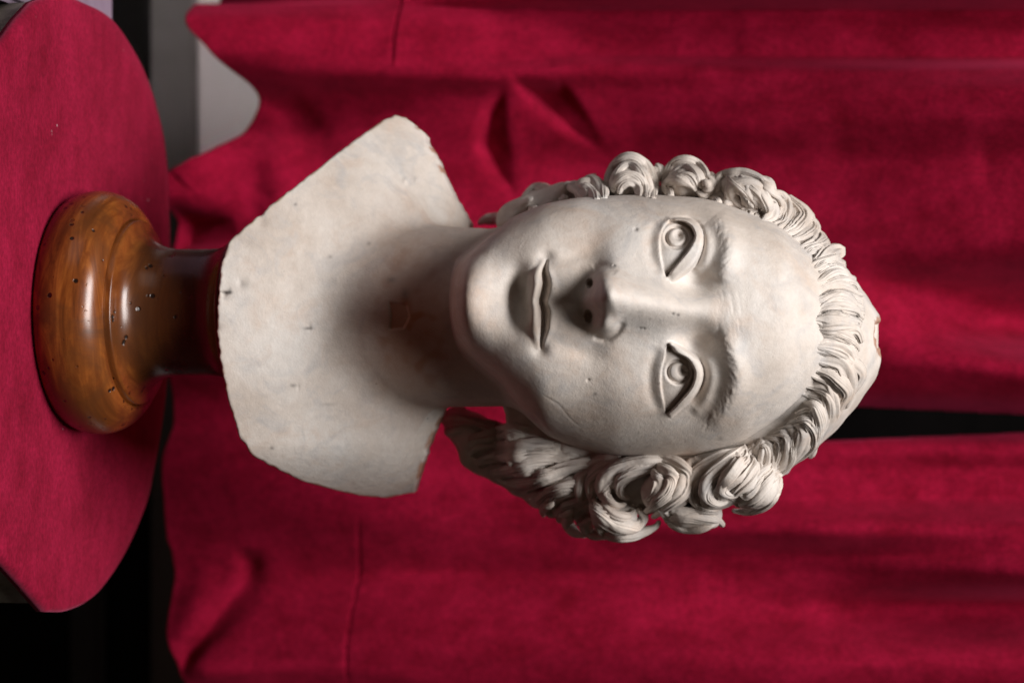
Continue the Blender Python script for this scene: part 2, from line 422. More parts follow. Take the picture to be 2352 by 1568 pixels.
# ------------------------------------------------------------------ the bust as one implicit surface
HT = np.array([  # z, left, right, front, shift of the midline
 [960, 700, 760, 40, 0], [1006, 640, 800, 20, -6], [1034, 612, 812, -50, -8], [1050, 604, 816, -150, -10], [1062, 596, 824, -255, -12], [1074, 586, 834, -318, -14], [1088, 572, 848, -350, -16], [1130, 537, 884, -352, -18],
 [1170, 506, 926, -346, -20], [1260, 482, 1003, -350, -41], [1335, 470, 1030, -345, -52], [1417, 462, 1050, -335, -52],
 [1500, 460, 1055, -326, -51], [1600, 466, 1053, -330, -48], [1640, 472, 1043, -333, -40], [1700, 486, 1020, -325, -18],
 [1780, 513, 972, -297, -4], [1850, 565, 925, -245, 4], [1920, 630, 880, -180, 6], [1980, 700, 830, -80, 0], [2040, 740, 790, 40, 0]], float)
def smooth_table(T, step=4, s=4):
    z = np.arange(T[0, 0], T[-1, 0] + 1, step)
    A = np.stack([np.interp(z, T[:, 0], T[:, k]) for k in range(1, T.shape[1])], 1)
    A = gblur(np.hstack([A, A])[:, :A.shape[1]] if False else A.repeat(1, 1), 1e-3) if False else A
    r = int(3 * s); k = np.exp(-0.5 * (np.arange(-r, r + 1) / s) ** 2); k /= k.sum()
    B = np.pad(A, ((r, r), (0, 0)), 'edge')
    A = sum(k[i] * B[i:i + len(z)] for i in range(2 * r + 1))
    return z, A
HZ, HA = smooth_table(HT, 4, 3.2)
def lk(z, k): return np.interp(z, HZ, HA[:, k])
QF = 0.932
def head_f(x, y, z, relief=True):
    dxj = np.clip(x - 698, -170, 190)
    zj = z - np.where(dxj > 0, 0.0014, 0.0010) * dxj ** 2 * (1 - sstep(1080, 1270, z)) * sstep(40, -120, y)
    XL, XR, yf, sh = lk(zj, 0), lk(zj, 1), lk(zj, 2), lk(zj, 3)
    yc = -10.0
    if relief:
        h = FC.sample(HM, OX + (x - OX) / QF, OZ + (z - OZ) / QF)
        y = y + h * sstep(20, 150, yc - y)
    df = np.maximum(yc - yf, 20); db = 330.0
    t = np.clip((yc - y) / df, 0, 1.2)
    w = (XR - XL) * 0.5
    u = np.abs(x - (XL + XR) * 0.5 - sh * t) / w
    v = np.where(y < yc, (yc - y) / df, (y - yc) / db)
    e = 2.25 + 0.35 * (1 - sstep(1250, 1450, z)) * sstep(1080, 1150, z)
    r = (u ** e + v ** e) ** (1 / e)
    return (r - 1) * np.minimum(w, df) * 0.9
def smin(a, b, k):
    h = np.clip(0.5 + 0.5 * (b - a) / k, 0, 1); return b * (1 - h) + a * h - k * h * (1 - h)
def smax(a, b, k): return -smin(-a, -b, k)
# chest outline, picture coordinates with their depth
OUT = [(511, 1080, 60), (436, 1036, 60), (363, 1003, 60), (308, 976, 50), (285, 948, 40), (270, 930, 40), (263, 905, 40), (276, 880, 30), (344, 786, -10), (411, 701, -60), (490, 598, -120),
       (556, 526, -170), (616, 507, -200), (750, 498, -215), (834, 507, -200), (925, 526, -160), (1009, 552, -120), (1046, 580, -90), (1106, 701, -30), (1142, 816, 30),
       (1152, 876, 50), (1139, 937, 60), (1088, 961, 60), (1003, 991, 60), (949, 1018, 60), (720, 1060, 40)]
def chest_front(x, z):
    u = (x - 722) / 440.0
    lo_ = -238 + 0.44 * (z - 500)
    return lo_ + 190 * np.abs(u) ** 2.0 + 1300 * np.clip(u - 0.66, 0, None) ** 2 + 0.0011 * np.clip(z - 790, 0, None) ** 2 - 10 * np.exp(-0.5 * ((z - 640) / 70) ** 2)
def out_pt(X, Z):
    y = 0.0
    for _ in range(4):
        q = tf(X, Z, y); y = float(np.clip(chest_front(q[0], q[2]) + 8, -260, 160))
    return tf(X, Z, y)[[0, 2]]
OUTF = np.array([out_pt(X, Z) for X, Z, y in OUT])
CC = Canvas(200, 1220, 440, 1120)
ins = CC.poly(OUTF)
sl, d, t, sd = CC.dist(np.vstack([OUTF, OUTF[:1]]), 2000)
OSD = np.where(ins, -d, d)
for (x, z, r, a) in [(500, 612, 9, 5), (300, 960, 10, 6), (1020, 566, 8, 4), (640, 515, 7, 4), (760, 508, 6, 3), (330, 812, 6, 3), (950, 540, 6, 4), (420, 698, 7, 3)]:
    p = tf(x, z, -100); OSD += a * np.exp(-0.5 * (((CC.X - p[0]) ** 2 + (CC.Z - p[2]) ** 2) / r ** 2))   # chipped edge
OSD += 1.6 * gblur(rng.normal(0, 6, OSD.shape), 4)
OSD = OSD.astype(np.float32)
CH = np.zeros_like(CC.X)
def cmark(X, Z, rx, rz, a):
    p = tf(X, Z, -160); CH[:] += a * np.exp(-0.5 * (((CC.X - p[0]) / rx) ** 2 + ((CC.Z - p[2]) / rz) ** 2))
for q in [(678, 526, 6, 5, -5), (674, 522, 3, 8, -4), (752, 512, 8, 7, -4), (753, 708, 4, 2, -4), (650, 560, 5, 4, -2), (890, 680, 6, 2, -2), (400, 905, 6, 4, 4), (395, 930, 5, 4, 3), (505, 598, 12, 9, -4)]: cmark(*q)
CH = CH.astype(np.float32)
def chest_f(x, y, z):
    yf = chest_front(x, z)
    yf = yf - CC.sample(CH, x, z)
    d2 = CC.sample(OSD, x, z)
    return smax(smax(d2, (yf - y) * 0.85, 7), (y - yf - 105) * 0.8, 8)
def capsule(x, y, z, A, B, ra, rb, sq=1.0):
    A, B = np.array(A, float), np.array(B, float); d = B - A; l2 = d @ d
    t = np.clip(((x - A[0]) * d[0] + (y - A[1]) * d[1] + (z - A[2]) * d[2]) / l2, 0, 1)
    return np.sqrt(((x - A[0] - t * d[0]) * sq) ** 2 + (y - A[1] - t * d[1]) ** 2 + (z - A[2] - t * d[2]) ** 2) - (ra + (rb - ra) * t)
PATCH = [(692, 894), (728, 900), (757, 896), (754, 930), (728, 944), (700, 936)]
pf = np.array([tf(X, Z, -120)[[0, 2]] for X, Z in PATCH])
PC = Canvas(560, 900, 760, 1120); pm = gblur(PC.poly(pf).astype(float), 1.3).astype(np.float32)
def neck_f(x, y, z):
    y = y - 3.2 * PC.sample(pm, x, z)
    n = capsule(x, y, z, (730, 30, 1190), (722, 112, 740), 204, 222)
    n = smin(n, capsule(x, y, z, (722, -85, 1040), (722, -45, 900), 62, 64), 50)
    return n
def body_f(x, y, z):
    h = head_f(x, y, z)
    n = neck_f(x, y, z)
    c = chest_f(x, y, z)
    b = smin(n, c, 28)
    f = smin(h, b, 26)
    f = smin(f, capsule(x, y, z, (1030, 40, 1300), (1046, 50, 1400), 26, 34), 14)
    # nostrils
    for (X, Z, yy, rx, rz) in NOSTRIL:
        q = tf(X, Z, yy)
        mk = (np.abs(x - q[0]) < 40) & (np.abs(z - q[2]) < 40) & (y < -250)
        if mk.any():
            e = (np.sqrt(((x[mk] - q[0]) / rx) ** 2 + ((z[mk] - q[2]) / rz) ** 2 + ((y[mk] - yy) / 45) ** 2) - 1) * rz
            f[mk] = smax(f[mk], -e, 3)
    return f
NOSTRIL = [(728, 1350, -385, 17, 11), (650, 1353, -385, 12, 9)]

def surface_net(func, lo, hi, cell, B=8):
    lo = np.array(lo, float); nb = np.ceil((np.array(hi) - lo) / (cell * B)).astype(int)
    n = nb * B + 1
    ax = [lo[k] + cell * B * np.arange(nb[k] + 1) for k in range(3)]
    G = np.meshgrid(*ax, indexing='ij')
    c = func(G[0].ravel(), G[1].ravel(), G[2].ravel()).reshape(nb + 1).astype(np.float32)
    mn = c[:-1, :-1, :-1].copy(); mx = mn.copy()
    for i in (0, 1):
        for j in (0, 1):
            for k in (0, 1):
                s = c[i:nb[0] + i, j:nb[1] + j, k:nb[2] + k]; mn = np.minimum(mn, s); mx = np.maximum(mx, s)
    act = (mn < cell * B * 0.45) & (mx > -cell * B * 0.45)
    V = np.empty(n, np.float32)
    V[:-1, :-1, :-1] = np.repeat(np.repeat(np.repeat(c[:-1, :-1, :-1], B, 0), B, 1), B, 2)
    V[-1], V[:, -1], V[:, :, -1] = 99, 99, 99
    idx = np.argwhere(act); off = np.arange(B + 1)
    ch = 6000
    for s0 in range(0, len(idx), ch):
        b = idx[s0:s0 + ch] * B
        I = np.broadcast_to(b[:, 0, None, None, None] + off[None, :, None, None], (len(b), B + 1, B + 1, B + 1))
        J = np.broadcast_to(b[:, 1, None, None, None] + off[None, None, :, None], I.shape)
        K = np.broadcast_to(b[:, 2, None, None, None] + off[None, None, None, :], I.shape)
        V[I, J, K] = func((lo[0] + cell * I).ravel(), (lo[1] + cell * J).ravel(), (lo[2] + cell * K).ravel()).reshape(I.shape)
    ins = (V < 0).astype(np.uint8)
    S = sum(ins[i:n[0] - 1 + i, j:n[1] - 1 + j, k:n[2] - 1 + k] for i in (0, 1) for j in (0, 1) for k in (0, 1))
    cells = np.argwhere((S > 0) & (S < 8)); del S
    m_ = n - 1
    flat = (cells[:, 0] * m_[1] + cells[:, 1]) * m_[2] + cells[:, 2]
    cor = {}
    for i in (0, 1):
        for j in (0, 1):
            for k in (0, 1): cor[i, j, k] = V[cells[:, 0] + i, cells[:, 1] + j, cells[:, 2] + k]
    acc = np.zeros((len(cells), 3)); cnt = np.zeros(len(cells))
    for a in range(3):
        for p in (0, 1):
            for q in (0, 1):
                e0 = [p, q]; e0.insert(a, 0); e1 = [p, q]; e1.insert(a, 1)
                v0, v1 = cor[tuple(e0)], cor[tuple(e1)]
                mk = (v0 < 0) != (v1 < 0)
                t = np.where(mk, v0 / np.where(mk, v0 - v1, 1), 0)
                pt = np.tile(np.array(e0, float), (len(cells), 1)); pt[:, a] = t
                acc[mk] += pt[mk]; cnt += mk
    P = lo + cell * (cells + acc / cnt[:, None])
    quads = []
    for a in range(3):
        b, c_ = (a + 1) % 3, (a + 2) % 3
        s0 = [slice(None)] * 3; s1 = [slice(None)] * 3
        s0[a] = slice(0, -1); s1[a] = slice(1, None)
        df = ins[tuple(s0)] != ins[tuple(s1)]
        e = np.argwhere(df)
        ok = (e[:, b] > 0) & (e[:, c_] > 0) & (e[:, b] < m_[b]) & (e[:, c_] < m_[c_]); e = e[ok]
        flip = ins[e[:, 0], e[:, 1], e[:, 2]] == 1
        ids = []
        for (p, q) in ((0, 0), (1, 0), (1, 1), (0, 1)):
            k = e.copy(); k[:, b] -= 1 - p; k[:, c_] -= 1 - q
            ids.append(np.searchsorted(flat, (k[:, 0] * m_[1] + k[:, 1]) * m_[2] + k[:, 2]))
        Q = np.stack(ids, 1); Q[~flip] = Q[~flip][:, ::-1]
        quads.append(Q)
    return P, np.vstack(quads)
def gradn(func, P, e=1.5):
    g = []
    for k in range(3):
        d = np.zeros(3); d[k] = e
        a, b = P + d, P - d
        g.append((func(a[:, 0], a[:, 1], a[:, 2]) - func(b[:, 0], b[:, 1], b[:, 2])) / (2 * e))
    return np.stack(g, 1)

P, Q = surface_net(body_f, (240, -550, 480), (1175, 345, 2010), 2.9)
print('net', len(P), len(Q), round(time.time() - T0, 1))
for it in range(1):
    g = gradn(body_f, P); f = body_f(P[:, 0], P[:, 1], P[:, 2])
    stp = np.clip(f / (np.sum(g * g, 1) + 1e-3), -1.6, 1.6)[:, None] * g
    P = P - np.clip(stp, -1.6, 1.6)
foot = W(SOC)
bust = empty('portrait_bust', (foot[0], foot[1], TABLE_Z + 0.085), 'pale worn clay bust with curly hair and bare shoulders on a wooden stand', 'bust')
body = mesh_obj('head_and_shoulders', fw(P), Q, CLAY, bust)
# bare clay where the coat has flaked from the throat
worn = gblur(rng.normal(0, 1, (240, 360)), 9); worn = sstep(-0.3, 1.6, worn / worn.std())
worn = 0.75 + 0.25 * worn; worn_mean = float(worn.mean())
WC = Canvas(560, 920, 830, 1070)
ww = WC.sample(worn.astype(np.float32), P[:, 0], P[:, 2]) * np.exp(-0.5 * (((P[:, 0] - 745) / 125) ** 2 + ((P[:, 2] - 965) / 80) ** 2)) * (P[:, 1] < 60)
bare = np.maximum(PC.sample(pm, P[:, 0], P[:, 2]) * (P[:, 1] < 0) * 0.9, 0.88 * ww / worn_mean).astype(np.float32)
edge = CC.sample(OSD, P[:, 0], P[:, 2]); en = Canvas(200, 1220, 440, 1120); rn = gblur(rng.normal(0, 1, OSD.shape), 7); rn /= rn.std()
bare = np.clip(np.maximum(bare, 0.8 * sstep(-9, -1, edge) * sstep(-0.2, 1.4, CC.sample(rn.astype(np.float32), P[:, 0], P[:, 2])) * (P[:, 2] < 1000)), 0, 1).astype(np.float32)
stain = np.zeros(len(P), np.float32)
for X, Z, rx, rz, a in [(672, 523, 2.5, 8, .9), (668, 530, 6, 3, .6), (654, 564, 8, 7, .35), (754, 710, 2.2, 6, .9), (885, 675, 3, 5, .6), (1028, 626, 3, 3, .7), (645, 911, 5, 8, .5), (679, 945, 9, 6, .45), (928, 755, 2.5, 10, .3), (590, 760, 3, 3, .5), (470, 680, 2.5, 2.5, .6), (560, 850, 3, 3, .4), (1010, 560, 4, 4, .4)]:
    q = out_pt(X, Z); stain += (a * np.exp(-0.5 * (((P[:, 0] - q[0]) / rx) ** 2 + ((P[:, 2] - q[1]) / rz) ** 2)) * (P[:, 1] < 40)).astype(np.float32)
for X, Z, r, a in [(525, 1460, 3.5, .5), (611, 1411, 3, .5), (721, 1545, 2.2, .8), (724, 1556, 2.2, .8), (753, 1472, 2.2, .8), (754, 1480, 2.2, .8), (747, 1357, 4, .5), (906, 1366, 3, .6), (1016, 1660, 4, .5), (600, 1240, 5, .3)]:
    stain += (a * np.exp(-0.5 * (((P[:, 0] - OX - (X - OX) * QF) ** 2 + (P[:, 2] - OZ - (Z - OZ) * QF) ** 2) / r ** 2)) * (P[:, 1] < -150)).astype(np.float32)
sa = body.data.attributes.new('stain', 'FLOAT', 'POINT'); sa.data.foreach_set('value', np.clip(stain, 0, 1))
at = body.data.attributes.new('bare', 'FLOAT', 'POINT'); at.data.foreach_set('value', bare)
print('body', round(time.time() - T0, 1))

# ------------------------------------------------------------------ hair: a cap and carved locks
CT = np.array([  # z, left, right, front, back
 [1120, 600, 1000, 120, 200], [1180, 505, 1070, 150, 300], [1250, 475, 1125, 120, 330], [1300, 462, 1150, 80, 340], [1400, 440, 1175, -20, 350], [1500, 425, 1175, -70, 360],
 [1600, 425, 1160, -90, 360], [1700, 440, 1125, -130, 350], [1780, 466, 1088, -175, 330], [1850, 520, 1045, -205, 300],
 [1900, 572, 1006, -192, 260], [1950, 628, 950, -155, 220], [1990, 682, 898, -120, 170], [2010, 716, 858, -80, 130], [2030, 745, 830, -40, 90]], float)
CZ, CA = smooth_table(CT, 4, 5)
LUMPS = [((1100, 270, 1250), (1050, 280, 1085), 88, 60, 30), ((1036, 280, 1098), (985, 280, 1022), 58, 42, 20), ((1125, 140, 1370), (1120, 220, 1270), 70, 62, 30),
         ((458, 90, 1300), (500, 110, 1170), 40, 40, 20), ((428, -20, 1440), (428, -20, 1455), 42, 42, 12), ((424, -30, 1575), (424, -30, 1590), 38, 38, 12), ((430, -60, 1620), (430, -60, 1624), 20, 20, 8), ((440, -60, 1690), (450, -70, 1740), 40, 42, 12),
         ((440, 0, 1350), (450, 0, 1370), 34, 36, 12), ((1125, -50, 1520), (1110, -60, 1550), 48, 50, 12), ((1110, -70, 1640), (1090, -90, 1680), 56, 52, 14), ((1124, -80, 1725), (1110, -90, 1745), 36, 38, 14),
         ((1190, -10, 1430), (1180, -10, 1390), 36, 34, 10), ((1180, -20, 1575), (1182, -20, 1630), 30, 30, 10)]
def cap_f(x, y, z):
    XL, XR, yf, yb = (np.interp(z, CZ, CA[:, k]) for k in range(4))
    yc = 30.0; w = np.maximum((XR - XL) * 0.5, 8)
    df = np.maximum(yc - yf, 15); db = np.maximum(yb - yc, 15)
    u = np.abs(x - (XL + XR) * 0.5) / w
    v = np.where(y < yc, (yc - y) / df, (y - yc) / db)
    r = (u ** 2.2 + v ** 2.2) ** (1 / 2.2)
    d = (r - 1) * np.minimum(w, df) * 0.9
    d = smax(d, 1150 - z, 20)
    d = smax(d, z - 2014, 10)
    for A, B, ra, rb, k in LUMPS: d = smin(d, capsule(x, y, z, A, B, ra, rb), k)
    d = smax(d, -(np.sqrt(((x - 772) / 1.15) ** 2 + ((y + 60) / 2.2) ** 2 + ((z - 2024) / 0.9) ** 2) - 36 + 3 * np.sin(x * .3) + 2 * np.sin(x * .17 + y * .2)), 3)
    return d + 2.5 * np.sin(x * .09 + z * .035) * np.sin(y * .05 + z * .07)
Pc, Qc = surface_net(cap_f, (380, -270, 990), (1260, 420, 2060), 7.0)
hair = mesh_obj('hair', fw(Pc), Qc, CLAY, bust)
hb = hair.data.attributes.new('bare', 'FLOAT', 'POINT')
hb.data.foreach_set('value', (0.75 * (np.sqrt(((Pc[:, 0] - 772) / 1.15) ** 2 + ((Pc[:, 1] + 60) / 2.2) ** 2 + ((Pc[:, 2] - 2024) / 0.9) ** 2) < 43)).astype(np.float32))
# depth of what the locks lie on
gx = np.arange(380, 1260, 5.0); gz = np.arange(980, 2060, 5.0); gy = np.arange(-360, 340, 9.0)
GX, GZ = np.meshgrid(gx, gz)
DEP = np.full(GX.shape, 1e3)
prev = None
for y in gy:
    fx = np.minimum(head_f(GX.ravel(), np.full(GX.size, y), GZ.ravel(), False), cap_f(GX.ravel(), np.full(GX.size, y), GZ.ravel())).reshape(GX.shape)
    if prev is not None:
        mk = (DEP > 900) & (fx <= 0)
        DEP[mk] = (y - 9 * fx / np.minimum(fx - prev, -1e-6))[mk].clip(y - 9, y)
    prev = fx
FALL = np.interp(GZ, [1000, 1250, 1420, 2060], [265, 240, 30, 20])
DEP = gblur(np.minimum(DEP, FALL), 2.0)
def dep(x, z):
    fx = np.clip((x - gx[0]) / 5, 0, len(gx) - 1.01); fz = np.clip((z - gz[0]) / 5, 0, len(gz) - 1.01)
    ix, iz = int(fx), int(fz); u, v = fx - ix, fz - iz
    return (DEP[iz, ix] * (1 - u) + DEP[iz, ix + 1] * u) * (1 - v) + (DEP[iz + 1, ix] * (1 - u) + DEP[iz + 1, ix + 1] * u) * v
def lock(pts, w, th, strands, twist=0.0, lift=None, tip=0.35, root=0.6, depth=0.20, n=None, wave=0.0, ramp_=0.18):
    """pts: (X, Z[, lift]) in picture coordinates; w half-width, th half-thickness in px."""
    pts = [(p[0], p[1], p[2] if len(p) > 2 else (lift or 6)) for p in pts]
    L = sum(math.dist(pts[i + 1][:2], pts[i][:2]) for i in range(len(pts) - 1))
    n = n or int(np.clip(L / 4.0, 18, 64))
    C = catmull(pts, n)
    if wave:
        tg = np.gradient(C[:, :2], axis=0); tg /= np.linalg.norm(tg, axis=1)[:, None]
        wv = wave * np.sin(np.linspace(0, L / 34.0, n) + rng.uniform(0, 6.28)) * np.sin(np.linspace(0, np.pi, n)) ** .5
        C[:, 0] -= tg[:, 1] * wv; C[:, 1] += tg[:, 0] * wv; C[:, 2] += wave * 0.9 * np.sin(np.linspace(0, L / 34.0, n) + rng.uniform(0, 6.28))
    S = []
    for X, Z, l in C:
        y = -100
        for _ in range(3):
            q = tf(X, Z, y - l); y = dep(q[0], q[2])
        S.append(tf(X, Z, y - l))
    S = np.array(S)
    k = np.array([.25, .5, .25])
    for _ in range(3): S[1:-1, 1] = k[0] * S[:-2, 1] + k[1] * S[1:-1, 1] + k[2] * S[2:, 1]
    Tn = np.gradient(S, axis=0); Tn /= np.linalg.norm(Tn, axis=1)[:, None] + 1e-9
    M = int(np.clip(strands * 12, 36, 84))
    ph = np.linspace(0, 2 * np.pi, M, endpoint=False)
    ph0 = rng.uniform(0, 6.28); V = []
    wob = rng.uniform(0, 6.28, 4); sgn_ = rng.choice([-1, 1])
    fr = strands * 2
    for i in range(n):
        s = i / (n - 1)
        X, z = S[i, 0] - 760, S[i, 2] - 1560
        N = np.array([0.0, -1.0, 0.0]); r = math.hypot(X, z * 0.8) + 1e-6
        sidew = np.clip((r - 180) / 220, 0, 0.9)
        N = N + sidew * np.array([X / r, 0, z / r * .8])
        N = N - Tn[i] * N.dot(Tn[i]); N /= np.linalg.norm(N)
        Bn = np.cross(Tn[i], N)
        env = (root + (1 - root) * sstep(0, ramp_, s)) * (tip + (1 - tip) * sstep(0, 0.45, 1 - s)) * (1 - 0.9 * sstep(0.97, 1.0, s))
        env *= 1 + 0.05 * math.sin(9 * s + wob[0])
        tw = twist * s + 0.10 * math.sin(7 * s + wob[1])
        phw = ph + tw + 0.35 * np.sin(2 * ph + wob[3]) + 0.2 * np.sin(3 * ph + wob[2])
        q1 = (fr * phw / (2 * np.pi) * sgn_ + ph0 + 0.12 * np.sin(5 * s + wob[2])) % 1.0
        saw = np.where(q1 < 0.78, q1 / 0.78, (1 - q1) / 0.22)
        amp = 0.75 + 0.5 * np.sin(ph * 3 + wob[1] + 2 * s)
        q2 = np.abs(np.sin(1.31 * fr * phw + wob[3]))
        rad = 1 - depth * amp * (1 - saw) - 0.06 * (1 - q2)
        cx, cy = np.cos(ph) * w * env, np.sin(ph) * th * env
        V.append(S[i] + (cx * rad)[:, None] * Bn + (cy * rad)[:, None] * N)
    V = np.vstack(V)
    Fq = []
    for i in range(n - 1):
        a = i * M + np.arange(M); b = i * M + (np.arange(M) + 1) % M
        Fq.append(np.stack([a, b, b + M, a + M], 1))
    Fq = np.vstack(Fq)
    # close both ends onto their centres
    V = np.vstack([V, V[:M].mean(0), V[-M:].mean(0)])
    ca, cb = len(V) - 2, len(V) - 1
    a = np.arange(0, M, 2); e = np.stack([np.full(len(a), ca), (a + 2) % M, (a + 1) % M, a], 1)
    a2 = (n - 1) * M
    e2 = np.stack([np.full(len(a), cb), a2 + a, a2 + (a + 1) % M, a2 + (a + 2) % M], 1)
    o = mesh_obj('hair_lock', fw(V), np.vstack([Fq, e, e2]), CLAY)
    o.parent = hair; o.matrix_parent_inverse = hair.matrix_parent_inverse.copy()
    o.matrix_parent_inverse = Matrix.Identity(4)
    return o
hair.matrix_parent_inverse = Matrix.Translation(-Vector(bust.location))

# -- strands combed back from the parting, falling to both sides (guide curves: Z, X)
GUIDE_R = [[(1866, 738), (1925, 736), (1962, 742), (1978, 748)], [(1868, 780), (1926, 782), (1958, 798), (1972, 818)], [(1867, 821), (1935, 832), (1966, 868), (1948, 925)], [(1856, 865), (1908, 886), (1920, 940), (1886, 1000)],
           [(1836, 930), (1878, 940), (1884, 990), (1846, 1048)], [(1806, 966), (1850, 968), (1858, 1014), (1812, 1080)], [(1768, 996), (1805, 1006), (1800, 1056), (1756, 1112)], [(1712, 1022), (1742, 1040), (1730, 1092), (1690, 1140)], [(1660, 1042), (1690, 1060), (1672, 1100), (1630, 1130)]]
GUIDE_L = [[(1866, 730), (1925, 720), (1960, 726), (1980, 734)], [(1870, 690), (1930, 680), (1968, 690), (1984, 704)], [(1870, 650), (1918, 632), (1950, 640), (1966, 650)], [(1860, 604), (1900, 586), (1922, 580), (1926, 590)], [(1836, 566), (1868, 560), (1880, 548), (1860, 516)],
           [(1796, 534), (1826, 520), (1834, 490), (1800, 456)], [(1752, 510), (1775, 490), (1772, 450), (1738, 412)], [(1706, 490), (1722, 462), (1702, 425), (1670, 396)]]
def sweep(G, n, w0, w1):
    G = np.array(G, float)
    order = list(np.linspace(0, len(G) - 1.001, n)); rng.shuffle(order)
    for g in order:
        g = float(np.clip(g + rng.normal(0, .06), 0, len(G) - 1.001)); i = int(g); t = g - i
        c = G[i] * (1 - t) + G[i + 1] * t
        c = c[:, ::-1] + rng.normal(0, 1, (4, 2)) * np.array([[0.5], [3], [5], [6]])
        lf = rng.uniform(-4, 4); st = c[0] - (c[1] - c[0]) * .12
        P_ = [(st[0], st[1], -12), (*(c[0] * .7 + c[1] * .3), -3), (*c[1], 15 + lf), (*c[2], 16 + lf), (*c[3], 6 + lf)]
        lock(P_, rng.uniform(w0, w1), rng.uniform(13, 18), int(rng.integers(4, 7)), rng.uniform(-.6, .6), tip=0.45, root=0.22, depth=0.50, wave=5, ramp_=0.5)
sweep(GUIDE_R, 30, 17, 29); sweep(GUIDE_L, 26, 16, 27)
def LK(*a, **k): lock(*a, **k)
def curl(cx, cz, r, a0, sw, k, lift=6, inner=0.22, ell=1.0, w=None, tail=None):
    """a scroll: k strands that wind round (cx, cz); angles in degrees from +X towards +Z."""
    for j in range(k):
        rj = r * (1 - (1 - inner) * j / max(k - 1, 1)); wj = (w or r * 0.95 / k + 5)
        aa = np.radians(np.linspace(a0 + rng.normal(0, 8), a0 + sw * (1 - 0.10 * j) + rng.normal(0, 8), 8))
        rr_ = rj * np.linspace(1.06, 0.80, 8)
        p = [(cx + q * math.cos(a) * ell, cz + q * math.sin(a), lift + 2.5 * j - (8 if i in (0, 7) else 0)) for i, (a, q) in enumerate(zip(aa, rr_))]
        lock(p, wj, wj * 0.85, int(rng.integers(3, 5)), 0.6, tip=0.4, root=0.45, depth=0.28)
# left side scrolls
for j, (r_, w_) in enumerate([(88, 17), (66, 17), (46, 15), (30, 12)]):
    aa = np.radians(np.linspace(84, 262, 8))
    lock([(450 + 1.0 * r_ * math.cos(a), 1446 + (0.62 if j < 2 else .8) * r_ * math.sin(a), (2 if i in (0, 7) else 8 + 2 * j)) for i, a in enumerate(aa)], w_, w_ * .85, 4, .5, tip=.6, root=.5, depth=.3)
curl(394, 1497, 19, 150, -300, 2, 8)
for j, (r_, w_) in enumerate([(64, 15), (46, 15), (28, 12)]):
    aa = np.radians(np.linspace(92, 268, 8))
    lock([(432 + r_ * math.cos(a), 1574 + (0.78 if j < 2 else .9) * r_ * math.sin(a), (2 if i in (0, 7) else 7 + 2 * j)) for i, a in enumerate(aa)], w_, w_ * .85, 4, .5, tip=.6, root=.5, depth=.3)
LK([(452, 1540, 4), (426, 1534, 10), (412, 1552, 14), (422, 1584, 14), (440, 1600, 8)], 16, 13, 4, .5)
curl(428, 1620, 25, 200, -290, 3, 10, inner=.3)
LK([(470, 1672, 2), (436, 1646, 8), (408, 1664, 10), (402, 1706, 10), (414, 1748, 8), (440, 1782, 4)], 20, 16, 5, .8)
LK([(482, 1712, 2), (452, 1682, 9), (426, 1690, 12), (424, 1730, 12), (448, 1776, 6)], 18, 14, 4, .8)
LK([(490, 1735, 2), (466, 1716, 9), (448, 1726, 12), (456, 1764, 8), (480, 1806, 4)], 17, 13, 4, .5)
LK([(466, 1650, 2), (440, 1632, 8), (416, 1640, 10), (402, 1668, 6)], 17, 14, 4, .5)
LK([(460, 1386, 4), (432, 1378, 8), (412, 1356, 8), (416, 1336, 4)], 18, 15, 4, .4); LK([(456, 1350, -20), (438, 1336, 0), (428, 1312, 0), (440, 1296, -10)], 18, 15, 4, .4)
LK([(462, 1370, 0), (446, 1362, 10), (430, 1342, 10), (432, 1322, 6)], 15, 12, 3, .4)
LK([(462, 1300, -40), (446, 1268, -30), (436, 1238, -30), (452, 1210, -40), (470, 1194, -60)], 20, 18, 5, .6); LK([(462, 1262, -50), (452, 1232, -40), (464, 1200, -50)], 16, 16, 4, .4); LK([(486, 1232, -70), (472, 1204, -60), (484, 1180, -70), (496, 1162, -80)], 18, 16, 4, .4)
LK([(508, 1168, -110), (502, 1140, -110), (506, 1112, -110), (516, 1098, -110)], 16, 16, 4, .4)
# right side scrolls
LK([(1058, 1528, 6), (1064, 1470, 22), (1080, 1418, 32), (1110, 1390, 36), (1144, 1394, 34), (1162, 1416, 30), (1156, 1440, 24)], 26, 20, 6, 1.0, depth=.28)
LK([(1064, 1512, 12), (1080, 1462, 34), (1104, 1428, 42), (1134, 1426, 40), (1146, 1446, 30)], 18, 16, 5, .8, depth=.28)
LK([(1062, 1462, 4), (1072, 1402, 16), (1098, 1366, 22), (1138, 1360, 24), (1174, 1378, 20)], 22, 19, 5, .8, depth=.28)
LK([(1052, 1430, 0), (1062, 1385, 6), (1086, 1346, 10), (1130, 1332, 12), (1170, 1346, 10)], 22, 18, 5, .8, depth=.28)
LK([(1052, 1496, 4), (1066, 1552, 10), (1092, 1574, 14), (1128, 1566, 14), (1164, 1530, 12), (1190, 1496, 8)], 22, 17, 5, .8, depth=.28)
LK([(1068, 1508, 6), (1094, 1542, 14), (1124, 1538, 16), (1156, 1506, 14), (1176, 1480, 10)], 20, 16, 5, .4, depth=.28)
LK([(1080, 1500, 8), (1104, 1514, 18), (1130, 1506, 18), (1150, 1482, 12)], 17, 14, 4, .4, depth=.28)
LK([(1146, 1362, 4), (1184, 1380, 10), (1208, 1420, 12), (1208, 1460, 12), (1186, 1478, 12), (1166, 1464, 10)], 24, 19, 6, .8, depth=.28)
LK([(1160, 1385, 10), (1182, 1408, 16), (1186, 1440, 16), (1170, 1458, 12)], 17, 14, 4, .8, depth=.28)
